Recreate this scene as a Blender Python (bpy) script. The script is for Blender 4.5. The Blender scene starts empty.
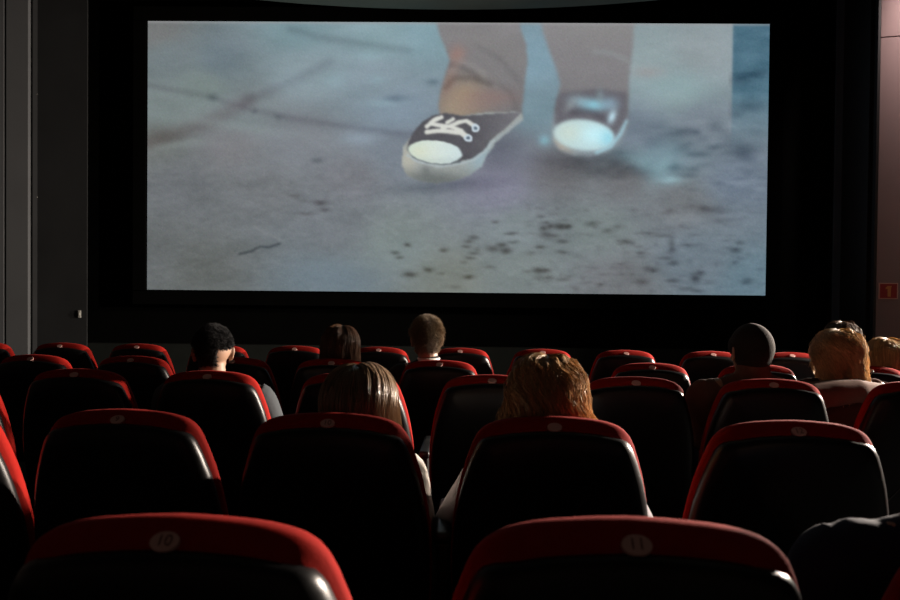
import bpy, bmesh, math, random
import numpy as np
from mathutils import Vector, Matrix
R = math.radians
S = bpy.context.scene
COL = S.collection
rng = np.random.default_rng(7)
random.seed(7)

# ------------------------------------------------------------------ camera, light, exposure
CAM = Vector((0, 0, 1.33)); YAW, PITCH, ROLL, FPX = R(0.724), R(-0.826), R(0.55), 700.0
F = Vector((-math.sin(YAW)*math.cos(PITCH), math.cos(YAW)*math.cos(PITCH), math.sin(PITCH)))
R0 = Vector((math.cos(YAW), math.sin(YAW), 0)); U0 = R0.cross(F)
RV = R0*math.cos(ROLL) + U0*math.sin(ROLL); UV = U0*math.cos(ROLL) - R0*math.sin(ROLL)
cam = bpy.data.objects.new('camera', bpy.data.cameras.new('camera')); COL.objects.link(cam)
M = Matrix((RV, UV, -F)).transposed().to_4x4(); M.translation = CAM
cam.matrix_world = M
cam.data.sensor_width = 36; cam.data.lens = FPX/900*36; cam.data.clip_start = .05
cam.data.dof.use_dof = True; cam.data.dof.focus_distance = 4.5; cam.data.dof.aperture_fstop = 5.6
S.camera = cam
S.view_settings.view_transform = 'Standard'; S.view_settings.look = 'None'
S.view_settings.gamma = 1; S.view_settings.use_curve_mapping = False
S.view_settings.exposure = 0.0
SCREEN_GAIN = 1.0
W = bpy.data.worlds.new('world'); S.world = W; W.use_nodes = True
W.node_tree.nodes['Background'].inputs[0].default_value = (.5, .6, .7, 1)
W.node_tree.nodes['Background'].inputs[1].default_value = .01

def at(x, y, Y):
    """point on the plane at distance Y seen at photo pixel x,y"""
    d = F + RV*((x-450)/FPX) + UV*((300-y)/FPX)
    return CAM + d*(Y/d.y)

def lamp(name, kind, loc, target, power, color, **k):
    l = bpy.data.lights.new(name, kind); l.energy = power; l.color = color
    for a, b in k.items(): setattr(l, a, b)
    o = bpy.data.objects.new(name, l); COL.objects.link(o)
    o.location = loc; o.rotation_euler = (Vector(target)-Vector(loc)).to_track_quat('-Z', 'Y').to_euler()
    return o
SCONCES = [(6.05, 5.0, 2.05), (6.05, 7.2, 2.05)]
WARM = (1, .85, .72)
for i, p in enumerate(SCONCES):
    lamp('wall_lamp_light', 'AREA', (p[0]-.14, p[1], p[2]), (-1.0, 1.6 if i == 0 else 2.2, 1.1), (700, 640)[i], WARM, shape='DISK', size=.26, spread=R(130))
lamp('ceiling_spot_light', 'SPOT', (5.35, 7.35, 5.62), (5.75, 8.3, 4.6), 420, (1, .88, .84), spot_size=R(76), spot_blend=1.0, shadow_soft_size=.08)

# ------------------------------------------------------------------ materials
def mat(name, col, rough=.6, spec=.5, metal=0, noise=None, bump=None, sheen=0, coat=0, emit=None):
    m = bpy.data.materials.new(name); m.use_nodes = True; nt = m.node_tree; b = nt.nodes['Principled BSDF']
    b.inputs['Base Color'].default_value = (*col, 1); b.inputs['Roughness'].default_value = rough
    b.inputs['Specular IOR Level'].default_value = spec; b.inputs['Metallic'].default_value = metal
    b.inputs['Sheen Weight'].default_value = sheen; b.inputs['Coat Weight'].default_value = coat
    if sheen: b.inputs['Sheen Roughness'].default_value = .4; b.inputs['Sheen Tint'].default_value = (*[min(1, c*1.6+.05) for c in col], 1)
    if emit: b.inputs['Emission Color'].default_value = (*emit[0], 1); b.inputs['Emission Strength'].default_value = emit[1]
    tc = nt.nodes.new('ShaderNodeTexCoord')
    def nz(scale, detail=4):
        n = nt.nodes.new('ShaderNodeTexNoise'); n.inputs['Scale'].default_value = scale; n.inputs['Detail'].default_value = detail
        nt.links.new(tc.outputs['Object'], n.inputs['Vector']); return n
    if noise:
        n = nz(noise[0]); mx = nt.nodes.new('ShaderNodeMix'); mx.data_type = 'RGBA'
        k = noise[1]
        mx.inputs['A'].default_value = (*[c*(1-k) for c in col], 1); mx.inputs['B'].default_value = (*[min(1, c*(1+k)) for c in col], 1)
        nt.links.new(n.outputs['Fac'], mx.inputs['Factor']); nt.links.new(mx.outputs['Result'], b.inputs['Base Color'])
    if bump:
        n = nz(bump[0], 6); bp = nt.nodes.new('ShaderNodeBump'); bp.inputs['Strength'].default_value = bump[1]; bp.inputs['Distance'].default_value = .002
        nt.links.new(n.outputs['Fac'], bp.inputs['Height']); nt.links.new(bp.outputs['Normal'], b.inputs['Normal'])
    return m
def hairmat(name, col, rough=.38, trans=.3, spec=.5):
    m = bpy.data.materials.new(name); m.use_nodes = True; nt = m.node_tree; b = nt.nodes['Principled BSDF']
    out = nt.nodes['Material Output']
    b.inputs['Roughness'].default_value = rough; b.inputs['Specular IOR Level'].default_value = spec
    at_ = nt.nodes.new('ShaderNodeAttribute'); at_.attribute_name = 'tone'
    mx = nt.nodes.new('ShaderNodeMix'); mx.data_type = 'RGBA'
    mx.inputs['A'].default_value = (*[c*.45 for c in col], 1); mx.inputs['B'].default_value = (*[min(1, c*1.5) for c in col], 1)
    nt.links.new(at_.outputs['Fac'], mx.inputs['Factor']); nt.links.new(mx.outputs['Result'], b.inputs['Base Color'])
    tr = nt.nodes.new('ShaderNodeBsdfTranslucent'); nt.links.new(mx.outputs['Result'], tr.inputs['Color'])
    ms = nt.nodes.new('ShaderNodeMixShader'); ms.inputs[0].default_value = trans
    nt.links.new(b.outputs[0], ms.inputs[1]); nt.links.new(tr.outputs[0], ms.inputs[2]); nt.links.new(ms.outputs[0], out.inputs['Surface'])
    return m
MT = dict(
 red=mat('red_velour', (.225, .0085, .0055), .9, .08, noise=(60, .18), bump=(350, .25), sheen=.10),
 shell=mat('black_gloss_plastic', (.004, .004, .0045), .36, .22, bump=(900, .03)),
 plate=mat('pale_number_plate', (.52, .30, .27), .5),
 ink=mat('number_ink', (.10, .03, .03), .6),
 steel=mat('black_steel', (.01, .01, .011), .45),
 arm=mat('black_armrest_plastic', (.008, .008, .008), .4),
 carpet=mat('dark_carpet', (.022, .024, .024), .95, .1, noise=(8, .3), bump=(200, .5)),
 black=mat('black_masking_cloth', (.0025, .0026, .0024), .95, .05, noise=(3, .3)),
 dado=mat('dark_grey_wall_cloth', (.020, .023, .021), .9, .1, noise=(5, .25)),
 grey=mat('grey_acoustic_cloth', (.036, .038, .040), .9, .1, noise=(2.5, .2), bump=(300, .3)),
 pale=mat('pale_grey_panel', (.17, .18, .19), .8, .2, noise=(2, .1)),
 navy=mat('blue_black_cloth', (.06, .075, .10), .9, .1, noise=(3, .25)),
 pink=mat('brown_rose_panel', (.25, .165, .16), .7, .2, noise=(1.5, .12)),
 trim=mat('dark_trim', (.01, .006, .006), .5),
 wall=mat('dark_wall_cloth', (.030, .024, .022), .95, .1, noise=(4, .2)),
 ceil=mat('dark_ceiling', (.02, .022, .021), .9, .1),
 disc=mat('grey_green_ceiling_board', (.075, .095, .082), .8, .2, noise=(3, .15)),
 sign=mat('red_sign', (.30, .012, .012), .5), signw=mat('sign_border', (.60, .32, .26), .5), signy=mat('sign_yellow', (.60, .22, .06), .5),
 white=mat('white_plastic', (.6, .6, .55), .5), glow=mat('lamp_diffuser', (.9, .85, .75), .5, emit=((1, .8, .6), 6)),
 brass=mat('dark_bronze', (.05, .035, .025), .4, metal=.8),
 skin=mat('skin', (.27, .16, .105), .5, .4, noise=(30, .08)),
 eye=mat('eye_white', (.7, .7, .68), .2),
 beanie=mat('dark_knit', (.020, .017, .015), .95, .1, noise=(80, .3), bump=(300, .8), sheen=.4),
 brown=mat('brown_wool_jacket', (.10, .053, .039), .95, .1, noise=(25, .2), bump=(150, .4)),
 greytop=mat('grey_cotton', (.05, .056, .062), .9, .1, bump=(120, .3)),
 dark=mat('dark_cloth', (.02, .02, .022), .9, .1, bump=(120, .3)),
 cream=mat('cream_knit', (.42, .39, .35), .9, .1, bump=(120, .4)),
 lav=mat('pale_lilac_shirt', (.36, .34, .36), .85, .2, bump=(90, .3)),
 rust=mat('rust_top', (.05, .022, .016), .95, .03),
 stripe=mat('pale_pink_top', (.55, .42, .38), .85, .2),
 navyj=mat('navy_jacket', (.012, .016, .034), .85, .12, bump=(60, .4)),
 denim=mat('dark_denim', (.03, .04, .07), .9, .1), shoe=mat('dark_shoe', (.02, .02, .02), .5),
)

# ------------------------------------------------------------------ object helpers
def tag(o, label=None, cat=None, group=None, kind=None):
    if label: o['label'] = label
    if cat: o['category'] = cat
    if group: o['group'] = group
    if kind: o['kind'] = kind
    return o
def empty(name, loc, rz=0):
    o = bpy.data.objects.new(name, None); COL.objects.link(o); o.location = loc; o.rotation_euler.z = rz
    o.empty_display_size = .1; return o
def obj(name, me, m, parent=None, smooth=True):
    """me: bmesh or mesh data"""
    if isinstance(me, bmesh.types.BMesh):
        bm = me; me = bpy.data.meshes.new(name); bm.normal_update(); bm.to_mesh(me); bm.free()
    if smooth:
        me.polygons.foreach_set('use_smooth', [True]*len(me.polygons))
    if m and not me.materials: me.materials.append(m)
    o = bpy.data.objects.new(name, me); COL.objects.link(o)
    if parent: o.parent = parent
    return o
def pyd(V, Fc, name='m'):
    me = bpy.data.meshes.new(name); me.from_pydata([tuple(v) for v in V], [], Fc); me.update(); return me
def box(bm, c, s, bev=.0, rot=None):
    r = bmesh.ops.create_cube(bm, size=1)
    vs = r['verts']
    for v in vs: v.co = Vector((v.co.x*s[0], v.co.y*s[1], v.co.z*s[2]))
    if bev:
        es = list({e for v in vs for e in v.link_edges})
        g = bmesh.ops.bevel(bm, geom=es, offset=bev, segments=3, affect='EDGES', profile=.6)
        vs = list({v for f in g['faces'] for v in f.verts} | {v for v in vs if v.is_valid})
    for v in vs:
        if rot is not None: v.co = rot @ v.co
        v.co += Vector(c)
def boxo(name, c, s, m, bev=.0, parent=None, kind='structure'):
    bm = bmesh.new(); box(bm, c, s, bev); o = obj(name, bm, m, parent, smooth=False)
    if kind: o['kind'] = kind
    return o

# ------------------------------------------------------------------ the room
ROWA = R(-1.627)
rows = {'A': (.879, -.308, -.939, {1: 0, 2: 0}),
        'B': (1.817, -.343, -1.471, {}), 'C': (2.927, -.369, -2.188, {}),
        'D': (3.924, -.411, -2.423, {}), 'E': (5.014, -.431, -2.886, {})}
HB = .979    # height of the number plate above the floor
def floorz(r): return CAM.z + rows[r][1] - HB
# the sloping floor, one strip per row
XL, XR = -6.6, 6.35
prof = [(-3.2, floorz('A')+.12), (rows['A'][0], floorz('A')), (rows['B'][0], floorz('B')), (rows['C'][0], floorz('C')),
        (rows['D'][0], floorz('D')), (rows['E'][0], floorz('E')), (6.3, -.11), (9.9, -.12)]
V, Fc = [], []
ta = math.tan(ROWA)
for i, (Y, z) in enumerate(prof):
    sl = 0 if i in (0, len(prof)-1) else ta
    Y0 = Y - sl*0
    for x in (XL, XR): V.append((x, Y0 + sl*(x-{1: -.939, 2: -1.471, 3: -2.188, 4: -2.423, 5: -2.886, 6: -2.5}.get(i, 0)), z))
for i in range(len(prof)-1): a = 2*i; Fc.append((a, a+1, a+3, a+2))
fl = obj('floor', pyd(V, Fc), MT['carpet'], smooth=False); fl['kind'] = 'structure'
sm = fl.modifiers.new('thickness', 'SOLIDIFY'); sm.thickness = .1; sm.offset = -1
boxo('ceiling', (-.1, 3.35, 5.86), (13.2, 13.3, .1), MT['ceil'])
boxo('wall_left', (-6.65, 3.35, 2.8), (.1, 13.3, 6.2), MT['wall'])
boxo('wall_right', (6.4, 3.35, 2.8), (.1, 13.3, 6.2), MT['wall'])
boxo('wall_back', (-.1, -3.3, 2.8), (13.2, .1, 6.2), MT['wall'])
boxo('wall_front', (-.1, 9.8, 2.8), (13.2, .1, 6.2), MT['black'])
# low dark-grey wall under the masking
p1 = at(88, 345, 9.55); p2 = at(832, 350, 9.55)
boxo('trim_1', ((p1.x+p2.x)/2, 9.66, .17), (p2.x-p1.x+.1, .14, .75), MT['dado'])
# masking round the screen (black cloth panel)
# left proscenium: dark grey panel, gap, pale pilaster, dark gap
def slab(name, x0, x1, Y, z0, z1, m, d=.12, bev=.004):
    return boxo(name, ((x0+x1)/2, Y+d/2, (z0+z1)/2), (x1-x0, d, z1-z0), m, bev)
L = at(33, 250, 9.4).x, at(87, 250, 9.4).x
slab('wall_panel_left', L[0], L[1], 9.4, -.12, 5.81, MT['grey'], .02)
K = at(6, 250, 9.25).x, at(28, 250, 9.25).x
slab('wall_pilaster_left', K[0], K[1], 9.25, -.12, 5.81, MT['pale'], .45)
slab('trim_2', K[1]+.02, K[1]+.035, 9.3, -.12, 5.81, MT['grey'], .1, .002)
slab('wall_corner_left', -6.6, K[0]-.03, 9.25, -.12, 5.81, MT['pale'], .4)
K2 = at(833, 250, 9.4).x, at(874, 250, 9.4).x
slab('wall_panel_right', K2[0], K2[1], 9.4, -.12, 5.81, MT['navy'], .02)
# right pier: two stacked rose-brown boards turned 15 degrees
pc = at(877, 250, 8.5); ang = R(-15)
def angled(name, x0, x1, z0, z1, m, t=.06, back=0.0, kind='structure'):
    bm = bmesh.new(); box(bm, ((x0+x1)/2, t/2+back, (z0+z1)/2), (x1-x0, t, z1-z0), .004)
    o = obj(name, bm, m, None, smooth=False); o.location = (pc.x, pc.y, 0); o.rotation_euler.z = ang
    if kind: o['kind'] = kind
    return o
zj = at(889, 36, 8.45).z
angled('wall_pier_right', 0, 1.03, -.12, zj-.006, MT['pink'])
angled('wall_pier_right_upper', 0, 1.03, zj+.006, 5.80, MT['pink'])
angled('trim_3', -.03, 0, -.12, 5.80, MT['trim'], .12)
boxo('wall_pier_return', (pc.x+.5, 9.25, 2.84), (.9, .9, 5.92), MT['trim'])
# red safety sign on the pier
sg = at(888, 291, 8.47); sgl = (sg - Vector((pc.x, pc.y, 0)))
c_, s_ = math.cos(-ang), math.sin(-ang); sx = sgl.x*c_ - sgl.y*s_
sroot = empty('safety_sign', (pc.x, pc.y, 0), ang); sroot.location = Vector((pc.x, pc.y, sg.z)) + Matrix.Rotation(ang, 3, 'Z') @ Vector((sx, 0, 0))
tag(sroot, 'small square red sign with a yellow mark on the brown right wall', 'sign')
bm = bmesh.new(); box(bm, (0, -.006, 0), (.205, .012, .195), .002); obj('border', bm, MT['signw'], sroot, False)
bm = bmesh.new(); box(bm, (0, -.0135, 0), (.180, .003, .170)); obj('sign_panel', bm, MT['sign'], sroot, False)
bm = bmesh.new(); box(bm, (.008, -.016, -.01), (.034, .002, .115)); box(bm, (-.018, -.016, .035), (.026, .002, .022)); box(bm, (.008, -.016, .052), (.05, .002, .016))
obj('pictogram', bm, MT['signy'], sroot, False)
# small white switch and two white dots standing for small lights near the left panel
sw = at(80, 314, 9.39); r_ = empty('wall_switch', sw); tag(r_, 'tiny white switch on the dark grey panel left of the screen', 'switch')
bm = bmesh.new(); box(bm, (0, -.008, 0), (.035, .016, .10), .004); obj('cover', bm, MT['white'], r_)
bm = bmesh.new(); box(bm, (0, -.019, 0), (.016, .008, .04), .002); obj('rocker', bm, MT['white'], r_)
for y, lb in ((94, 'upper tiny white dot standing for a small light at the left edge of the grey panel'), (197, 'lower tiny white dot standing for a small light at the left edge of the grey panel')):
    q = at(36, y, 9.385); bm = bmesh.new(); bmesh.ops.create_uvsphere(bm, u_segments=12, v_segments=8, radius=.014)
    for v in bm.verts: v.co.y *= .6
    o = obj('wall_light_dot', bm, MT['white']); o.location = (q.x, 9.398, q.z); tag(o, lb, 'small light', 'small lights on the grey panel')
# elliptical board hung under the ceiling in front of the screen
bm = bmesh.new()
q = at(450, 10, 9.3); N = 96
top, bot = [], []
for k in range(N):
    a = 2*math.pi*k/N; x, y = 5.0*math.cos(a), 2.2*math.sin(a)
    bot.append(bm.verts.new((x*.995, y*.995, 0))); top.append(bm.verts.new((x, y, .012)))
t2 = [bm.verts.new((v.co.x, v.co.y, .12)) for v in top]
bm.faces.new(bot[::-1]); bm.faces.new(t2)
for k in range(N):
    j = (k+1) % N
    bm.faces.new((bot[k], bot[j], top[j], top[k])); bm.faces.new((top[k], top[j], t2[j], t2[k]))
o = obj('ceiling_canopy', bm, MT['disc'], smooth=False); o.location = (q.x, 7.1, q.z)
tag(o, 'large dark oval acoustic board hanging above the top of the screen', 'ceiling panel')
for x in (-3, 0, 3):
    for y in (-1, 1):
        bm = bmesh.new(); box(bm, (x, y, .12+(5.81-q.z-.12)/2), (.02, .02, 5.81-q.z-.12)); obj('hanger', bm, MT['steel'], o, False)
# wall lamps (out of frame on the right, they light the rows)
for i, p in enumerate(SCONCES):
    t = empty('wall_lamp', (6.35, p[1], p[2]))
    tag(t, ('bronze wall lamp on the right wall, the one nearer the camera', 'bronze wall lamp on the right wall, the one nearer the screen')[i], 'lamp', 'wall lamps on the right wall')
    bm = bmesh.new(); box(bm, (-.015, 0, 0), (.03, .16, .30), .006); obj('backplate', bm, MT['brass'], t, False)
    bm = bmesh.new(); bmesh.ops.create_uvsphere(bm, u_segments=24, v_segments=16, radius=.13)
    for v in bm.verts: v.co.x = v.co.x*.8 - .14
    obj('shade', bm, MT['glow'], t)
t = empty('ceiling_spotlight', (5.35, 7.35, 5.81)); tag(t, 'small black ceiling spotlight above the brown right pier', 'spotlight')
bm = bmesh.new(); bmesh.ops.create_cone(bm, segments=24, radius1=.06, radius2=.045, depth=.12, cap_ends=False)
for v in bm.verts: v.co.z -= .10
obj('shade', bm, MT['steel'], t); bm = bmesh.new(); box(bm, (0, 0, -.02), (.1, .1, .04), .005); obj('base', bm, MT['steel'], t)

# ------------------------------------------------------------------ the screen and its picture
def fbm(X, Y, sx, sy, oct=4, seed=0):
    r = np.random.default_rng(seed); out = np.zeros_like(X); amp = 1; tot = 0
    for o_ in range(oct):
        g = r.random((256, 256)); x = X/sx*(2**o_)+r.random()*50; y = Y/sy*(2**o_)+r.random()*50
        xi = np.floor(x).astype(int); yi = np.floor(y).astype(int); fx = x-xi; fy = y-yi
        fx = fx*fx*(3-2*fx); fy = fy*fy*(3-2*fy)
        a = g[xi % 256, yi % 256]; b = g[(xi+1) % 256, yi % 256]; c = g[xi % 256, (yi+1) % 256]; d = g[(xi+1) % 256, (yi+1) % 256]
        out += amp*((a*(1-fx)+b*fx)*(1-fy)+(c*(1-fx)+d*fx)*fy-.5); tot += amp; amp *= .55
    return out/tot*2
def inpoly(X, Y, P):
    P = np.array(P, float); ins = np.zeros(X.shape, bool); n = len(P)
    for i in range(n):
        x1, y1 = P[i]; x2, y2 = P[(i+1) % n]
        if y1 == y2: continue
        c = ((y1 > Y) != (y2 > Y)) & (X < (x2-x1)*(Y-y1)/(y2-y1)+x1); ins ^= c
    return ins.astype(float)
def blur(A, s):
    if s <= 0: return A
    k = int(3*s)+1; w = np.exp(-.5*(np.arange(-k, k+1)/s)**2); w /= w.sum()
    P = np.pad(A, ((k, k), (0, 0)), 'edge'); A = sum(w[i]*P[i:i+A.shape[0]] for i in range(2*k+1))
    P = np.pad(A, ((0, 0), (k, k)), 'edge'); return sum(w[i]*P[:, i:i+A.shape[1]] for i in range(2*k+1))
def seg(X, Y, pts, w):
    d = np.full(X.shape, 1e9)
    for (x1, y1), (x2, y2) in zip(pts, pts[1:]):
        dx, dy = x2-x1, y2-y1; t = np.clip(((X-x1)*dx+(Y-y1)*dy)/(dx*dx+dy*dy+1e-9), 0, 1)
        d = np.minimum(d, np.hypot(X-x1-t*dx, Y-y1-t*dy))
    return np.clip((w/2-d)/1.2+.5, 0, 1)
def ell(X, Y, cx, cy, rx, ry, a=0, soft=.12):
    c, s = math.cos(R(a)), math.sin(R(a)); x = (X-cx)*c+(Y-cy)*s; y = -(X-cx)*s+(Y-cy)*c
    return np.clip((1-np.hypot(x/rx, y/ry))/soft+.5, 0, 1)
def gau(X, Y, cx, cy, rx, ry, a=0):
    c, s = math.cos(R(a)), math.sin(R(a)); x = (X-cx)*c+(Y-cy)*s; y = -(X-cx)*s+(Y-cy)*c
    return np.exp(-.5*((x/rx)**2+(y/ry)**2))
def movie(nx, ny):
    # picture coordinates: 147..768 across, 22..295 down
    u = np.linspace(147, 768, nx)[None, :]*np.ones((ny, 1)); v = np.linspace(22, 295, ny)[:, None]*np.ones((1, nx))
    X = u+fbm(u, v, 9, 5, 3, 1)*1.0; Y = v+fbm(u, v, 9, 5, 3, 2)*.8
    cp = [(155,30,112,114,114),(220,60,103,118,126),(300,30,115,142,150),(380,35,128,155,163),(425,30,125,155,166),(300,72,130,148,156),(380,80,128,146,157),
          (200,88,120,134,133),(160,112,116,128,128),(155,140,104,108,106),(230,150,116,117,121),(300,140,118,123,130),(180,190,104,108,112),(260,190,110,114,118),
          (155,250,97,101,102),(200,272,98,102,101),(350,180,118,121,128),(400,150,118,128,140),(340,230,110,116,122),(330,285,104,118,126),(400,240,120,130,130),
          (450,280,118,124,118),(500,190,126,128,146),(520,230,122,133,137),(560,172,106,107,110),(600,230,116,127,128),(640,130,108,122,136),(660,160,116,142,154),
          (700,120,118,130,142),(740,180,106,120,136),(700,260,106,120,131),(755,280,94,118,131),(620,282,110,114,118),(700,50,140,152,157),(650,60,139,156,160),
          (680,90,134,156,160),(750,45,138,152,158),(535,60,122,152,168),(540,110,110,136,148),(625,180,108,110,114),(680,200,112,117,122),(400,110,122,140,155),
          (500,150,108,116,126),(520,270,116,126,126),(250,110,118,128,132),(170,60,110,122,126)]
    wsum = 0; C = np.zeros((ny, nx, 3))
    for x, y, r, g, b in cp:
        w = 1/(((X-x)**2+((Y-y)*1.3)**2)+60)**1.6; wsum = wsum+w; C += w[..., None]*np.array([r, g, b])
    C /= wsum[..., None]
    def dark(m, k, tint=(1, 1, .95)):
        for i in range(3): C[..., i] -= m*k*tint[i]
    def over(m, col):
        for i in range(3): C[..., i] = C[..., i]*(1-m)+m*(col[i] if np.isscalar(col[i]) else col[i])
    # ground texture
    n = fbm(u, v, 40, 16, 5, 3); C += n[..., None]*9*np.array([1, 1, 1.1])
    n = fbm(u, v, 7, 3.5, 4, 4); C += n[..., None]*7*np.clip((v-120)/60, .25, 1)[..., None]
    # joints and cracks of the paving
    dark(blur(seg(X, Y, [(147,87),(170,91),(213,99),(245,109),(290,119),(350,128),(415,136)], 5), 2.3), 17, (.8, 1, .9))
    dark(blur(seg(X, Y, [(147,146),(180,135),(208,124),(232,111),(250,102)], 13), 4), 17, (.6, 1, 1))
    dark(blur(seg(X, Y, [(244,103),(275,90),(300,79),(330,62)], 8), 3.2), 15, (.8, 1, .9))
    dark(blur(seg(X, Y, [(290,30),(330,39),(365,44),(410,50)], 6), 2.8), 20, (.8, 1, 1))
    over(.35*gau(X, Y, 175, 148, 22, 3, -10), (140, 152, 150)); over(.3*gau(X, Y, 240, 128, 50, 4, 8), (140, 155, 155))
    for x, y, rx, ry, k in [(213,99,4,3,22),(255,113,2,2,16),(279,118,3,2,14),(396,99,8,2.5,26),(434,82,4,2.5,22),(318,162,4,2,20),(408,207,2,1.2,10)]:
        dark(gau(X, Y, x, y, rx, ry), k)
    for x, y, rx, ry in [(368,56,9,3),(335,81,9,6),(385,104,12,3),(378,80,6,3)]: over(.4*gau(X, Y, x, y, rx, ry), (140, 172, 182))
    over(.6*gau(X, Y, 360, 140, 12, 4), (138, 155, 170))
    dark(blur(seg(X, Y, [(241,258),(252,255),(262,250),(270,251),(281,247)], 2.4), .7), 34)
    over(.4*blur(seg(X, Y, [(255,230),(268,237),(282,243)], 2), .7), (130, 132, 136))
    over(.35*blur(seg(X, Y, [(366,218),(385,227),(400,236)], 3), 1), (138, 146, 150))
    over(.5*gau(X, Y, 345, 282, 40, 12), (108, 124, 136)); over(.4*gau(X, Y, 395, 255, 30, 18), (118, 134, 134))
    spots = [(322,205,5,2,30),(326,212,4,1.6,22),(308,216,7,1.3,18),(296,198,5,1.5,16),(305,203,4,1.5,10),(410,247,2.5,1.5,38),(398,255,3,1.5,34),(402,260,3,1.4,30),(413,277,5,2,42),(431,272,3.5,1.8,36),
             (446,252,3,1.7,36),(476,239,3.5,1.5,30),(471,243,3,1.3,30),(469,248,3,1.3,30),(480,251,2,1.5,18),(477,255,4,1.3,26),(473,260,3.5,1.3,26),(495,250,5,2.4,34),(505,246,3.5,1.6,38),(509,252,4,2.3,42),
             (516,234,3.5,1.4,30),(510,235,4,1,18),(516,243,4,1.2,22),(498,223,3,1.2,28),(472,279,3.5,1.6,36),(444,276,3,1.2,16),(458,289,5,1.6,16),(466,264,3,1.2,14),(492,269,4,1.2,20),
             (546,229,3,2,36),(553,227,2.5,2,34),(563,227,4.5,2.2,46),(571,227,2.5,1.6,34),(543,217,2.5,1.2,24),(549,223,2,1.2,24),(565,242,4,1.6,30),(543,248,3.5,1.5,36),(550,236,6,3,22),(565,253,4,1.4,26),
             (541,272,4,2,40),(549,272,3.5,1.7,34),(542,279,4,2,20),(552,279,3,1.4,24),(530,273,3,1.2,18),(566,281,5,1.5,22),(594,224,4,2,26),(610,231,4,2,24),(620,227,3,1.8,22),(628,242,5,2.2,34),
             (643,253,3,1.4,24),(650,233,9,1.2,20),(664,236,8,1.2,18),(674,243,2.5,4,22),(675,250,3,2,24),(676,263,4,1.8,28),(668,258,6,1.5,20),(655,270,6,2,22),(645,282,5,2,24),(676,281,5,1.8,30),
             (698,278,4,4,28),(703,273,3,2,24),(690,289,6,1.3,22),(700,291,5,1.3,26),(712,283,5,1.5,16),(738,250,4,2,24),(741,242,3,1.6,24),(737,262,2.5,1.4,20),(690,245,6,1,16),
             (713,209,11,3,20),(722,220,8,2.5,16),(705,207,6,2,12),(672,210,4,1.5,14),(750,281,5,2,18),(603,285,3,1.3,22)]
    for x, y, rx, ry, k in spots: dark(gau(X, Y, x, y, rx, ry), k*1.15, (.9, 1.05, 1.1))
    rs = np.random.default_rng(5)
    for _ in range(150):
        x = rs.uniform(530, 765); y = rs.uniform(205, 292); dark(gau(X, Y, x, y, rs.uniform(1.5, 5), rs.uniform(.8, 1.6)), rs.uniform(4, 14), (.8, 1, 1))
    for _ in range(90):
        x = rs.uniform(600, 765); y = rs.uniform(120, 190); s = rs.uniform(-10, 14); dark(gau(X, Y, x, y, rs.uniform(4, 9), rs.uniform(1.5, 3.5)), s)
    for x, y, rx, ry, k in [(680,132,10,3.5,26),(697,131,3,2,18),(704,138,5,3,14),(657,139,8,4,14),(683,147,7,3,20),(698,153,9,2.5,26),(675,166,5,4,26),(740,146,16,5,28),(745,153,8,4,16),(717,125,6,4,16),
                            (757,130,9,3,18),(600,170,30,6,10),(640,170,20,5,12)]: dark(gau(X, Y, x, y, rx, ry), k)
    over(.55*gau(X, Y, 672, 179, 8, 3.5), (150, 195, 205)); over(.45*gau(X, Y, 640, 160, 16, 5, 20), (130, 165, 172)); over(.4*gau(X, Y, 665, 165, 5, 12, 35), (135, 172, 180))
    over(.5*gau(X, Y, 648, 71, 10, 4), (150, 138, 140)); over(.35*gau(X, Y, 670, 85, 30, 8), (135, 165, 170)); over(.45*gau(X, Y, 500, 165, 40, 20), (122, 120, 138))
    # dark teal strip where the overlay stops, right edge
    m = blur(((u > 732)*1.0), 1.0)*np.clip((150-v)/60, 0, 1)
    tc_ = np.array([66, 104, 124.]) ; tex = fbm(u, v, 22, 8, 4, 9)*16
    over(m*.95, (tc_[0]+tex+np.clip((v-60)/4, 0, 20), tc_[1]+tex+np.clip((v-60)/5, 0, 18), tc_[2]+tex+np.clip((v-60)/6, 0, 14)))
    for x, y, rx, ry, k in [(757,72,9,3,26),(740,78,9,4,30),(748,105,14,4,20),(735,113,6,3,12)]: dark(gau(X, Y, x, y, rx, ry)*(u > 728), k, (.8, 1, 1))
    # shade under the shoes
    dark(gau(X, Y, 445, 187, 42, 5, -6), 22); dark(gau(X, Y, 500, 150, 16, 14, -40), 16); dark(gau(X, Y, 588, 160, 34, 7), 24)
    # trouser legs
    m1 = blur(inpoly(u, v, [(434,10),(440,34),(447,50),(451,60),(447,72),(442,90),(440,106),(442,120),(465,124),(500,124),(523,118),(524,100),(526,80),(528,62),(527,44),(521,28),(520,10)]), 1.5)
    g = 112+12*np.clip((95-v)/60, -.3, 1)+fbm(u, v, 30, 22, 3, 11)*7
    over(m1, (g+4, g+2, g+4))
    for x, y, rx, ry, a, c, k in [(466,98,15,14,0,(158,136,112),.95),(456,108,14,9,0,(160,142,118),.7),(458,54,6,7,30,(152,120,112),.8),(492,97,20,6,0,(136,112,108),.7),(450,82,5,14,15,(145,118,108),.6),
                                  (480,106,14,5,0,(140,118,114),.5),(490,44,40,8,28,(128,126,124),.35)]:
        over(m1*k*gau(X, Y, x, y, rx, ry, a), c)
    for pts, k in [([(452,70),(462,62),(475,66),(486,74)], -10), ([(446,88),(455,78),(470,78),(492,84)], 22), ([(450,64),(462,66),(480,78)], 16), ([(478,45),(500,58),(520,80)], 8), ([(500,84),(512,92),(518,110)], 8)]:
        dark(m1*blur(seg(X, Y, pts, 5), 2), k)
    m2 = blur(inpoly(u, v, [(540,10),(543,30),(549,48),(556,66),(561,82),(559,96),(556,110),(556,128),(628,128),(629,96),(630,70),(633,45),(634,10)]), 1.8)
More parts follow.
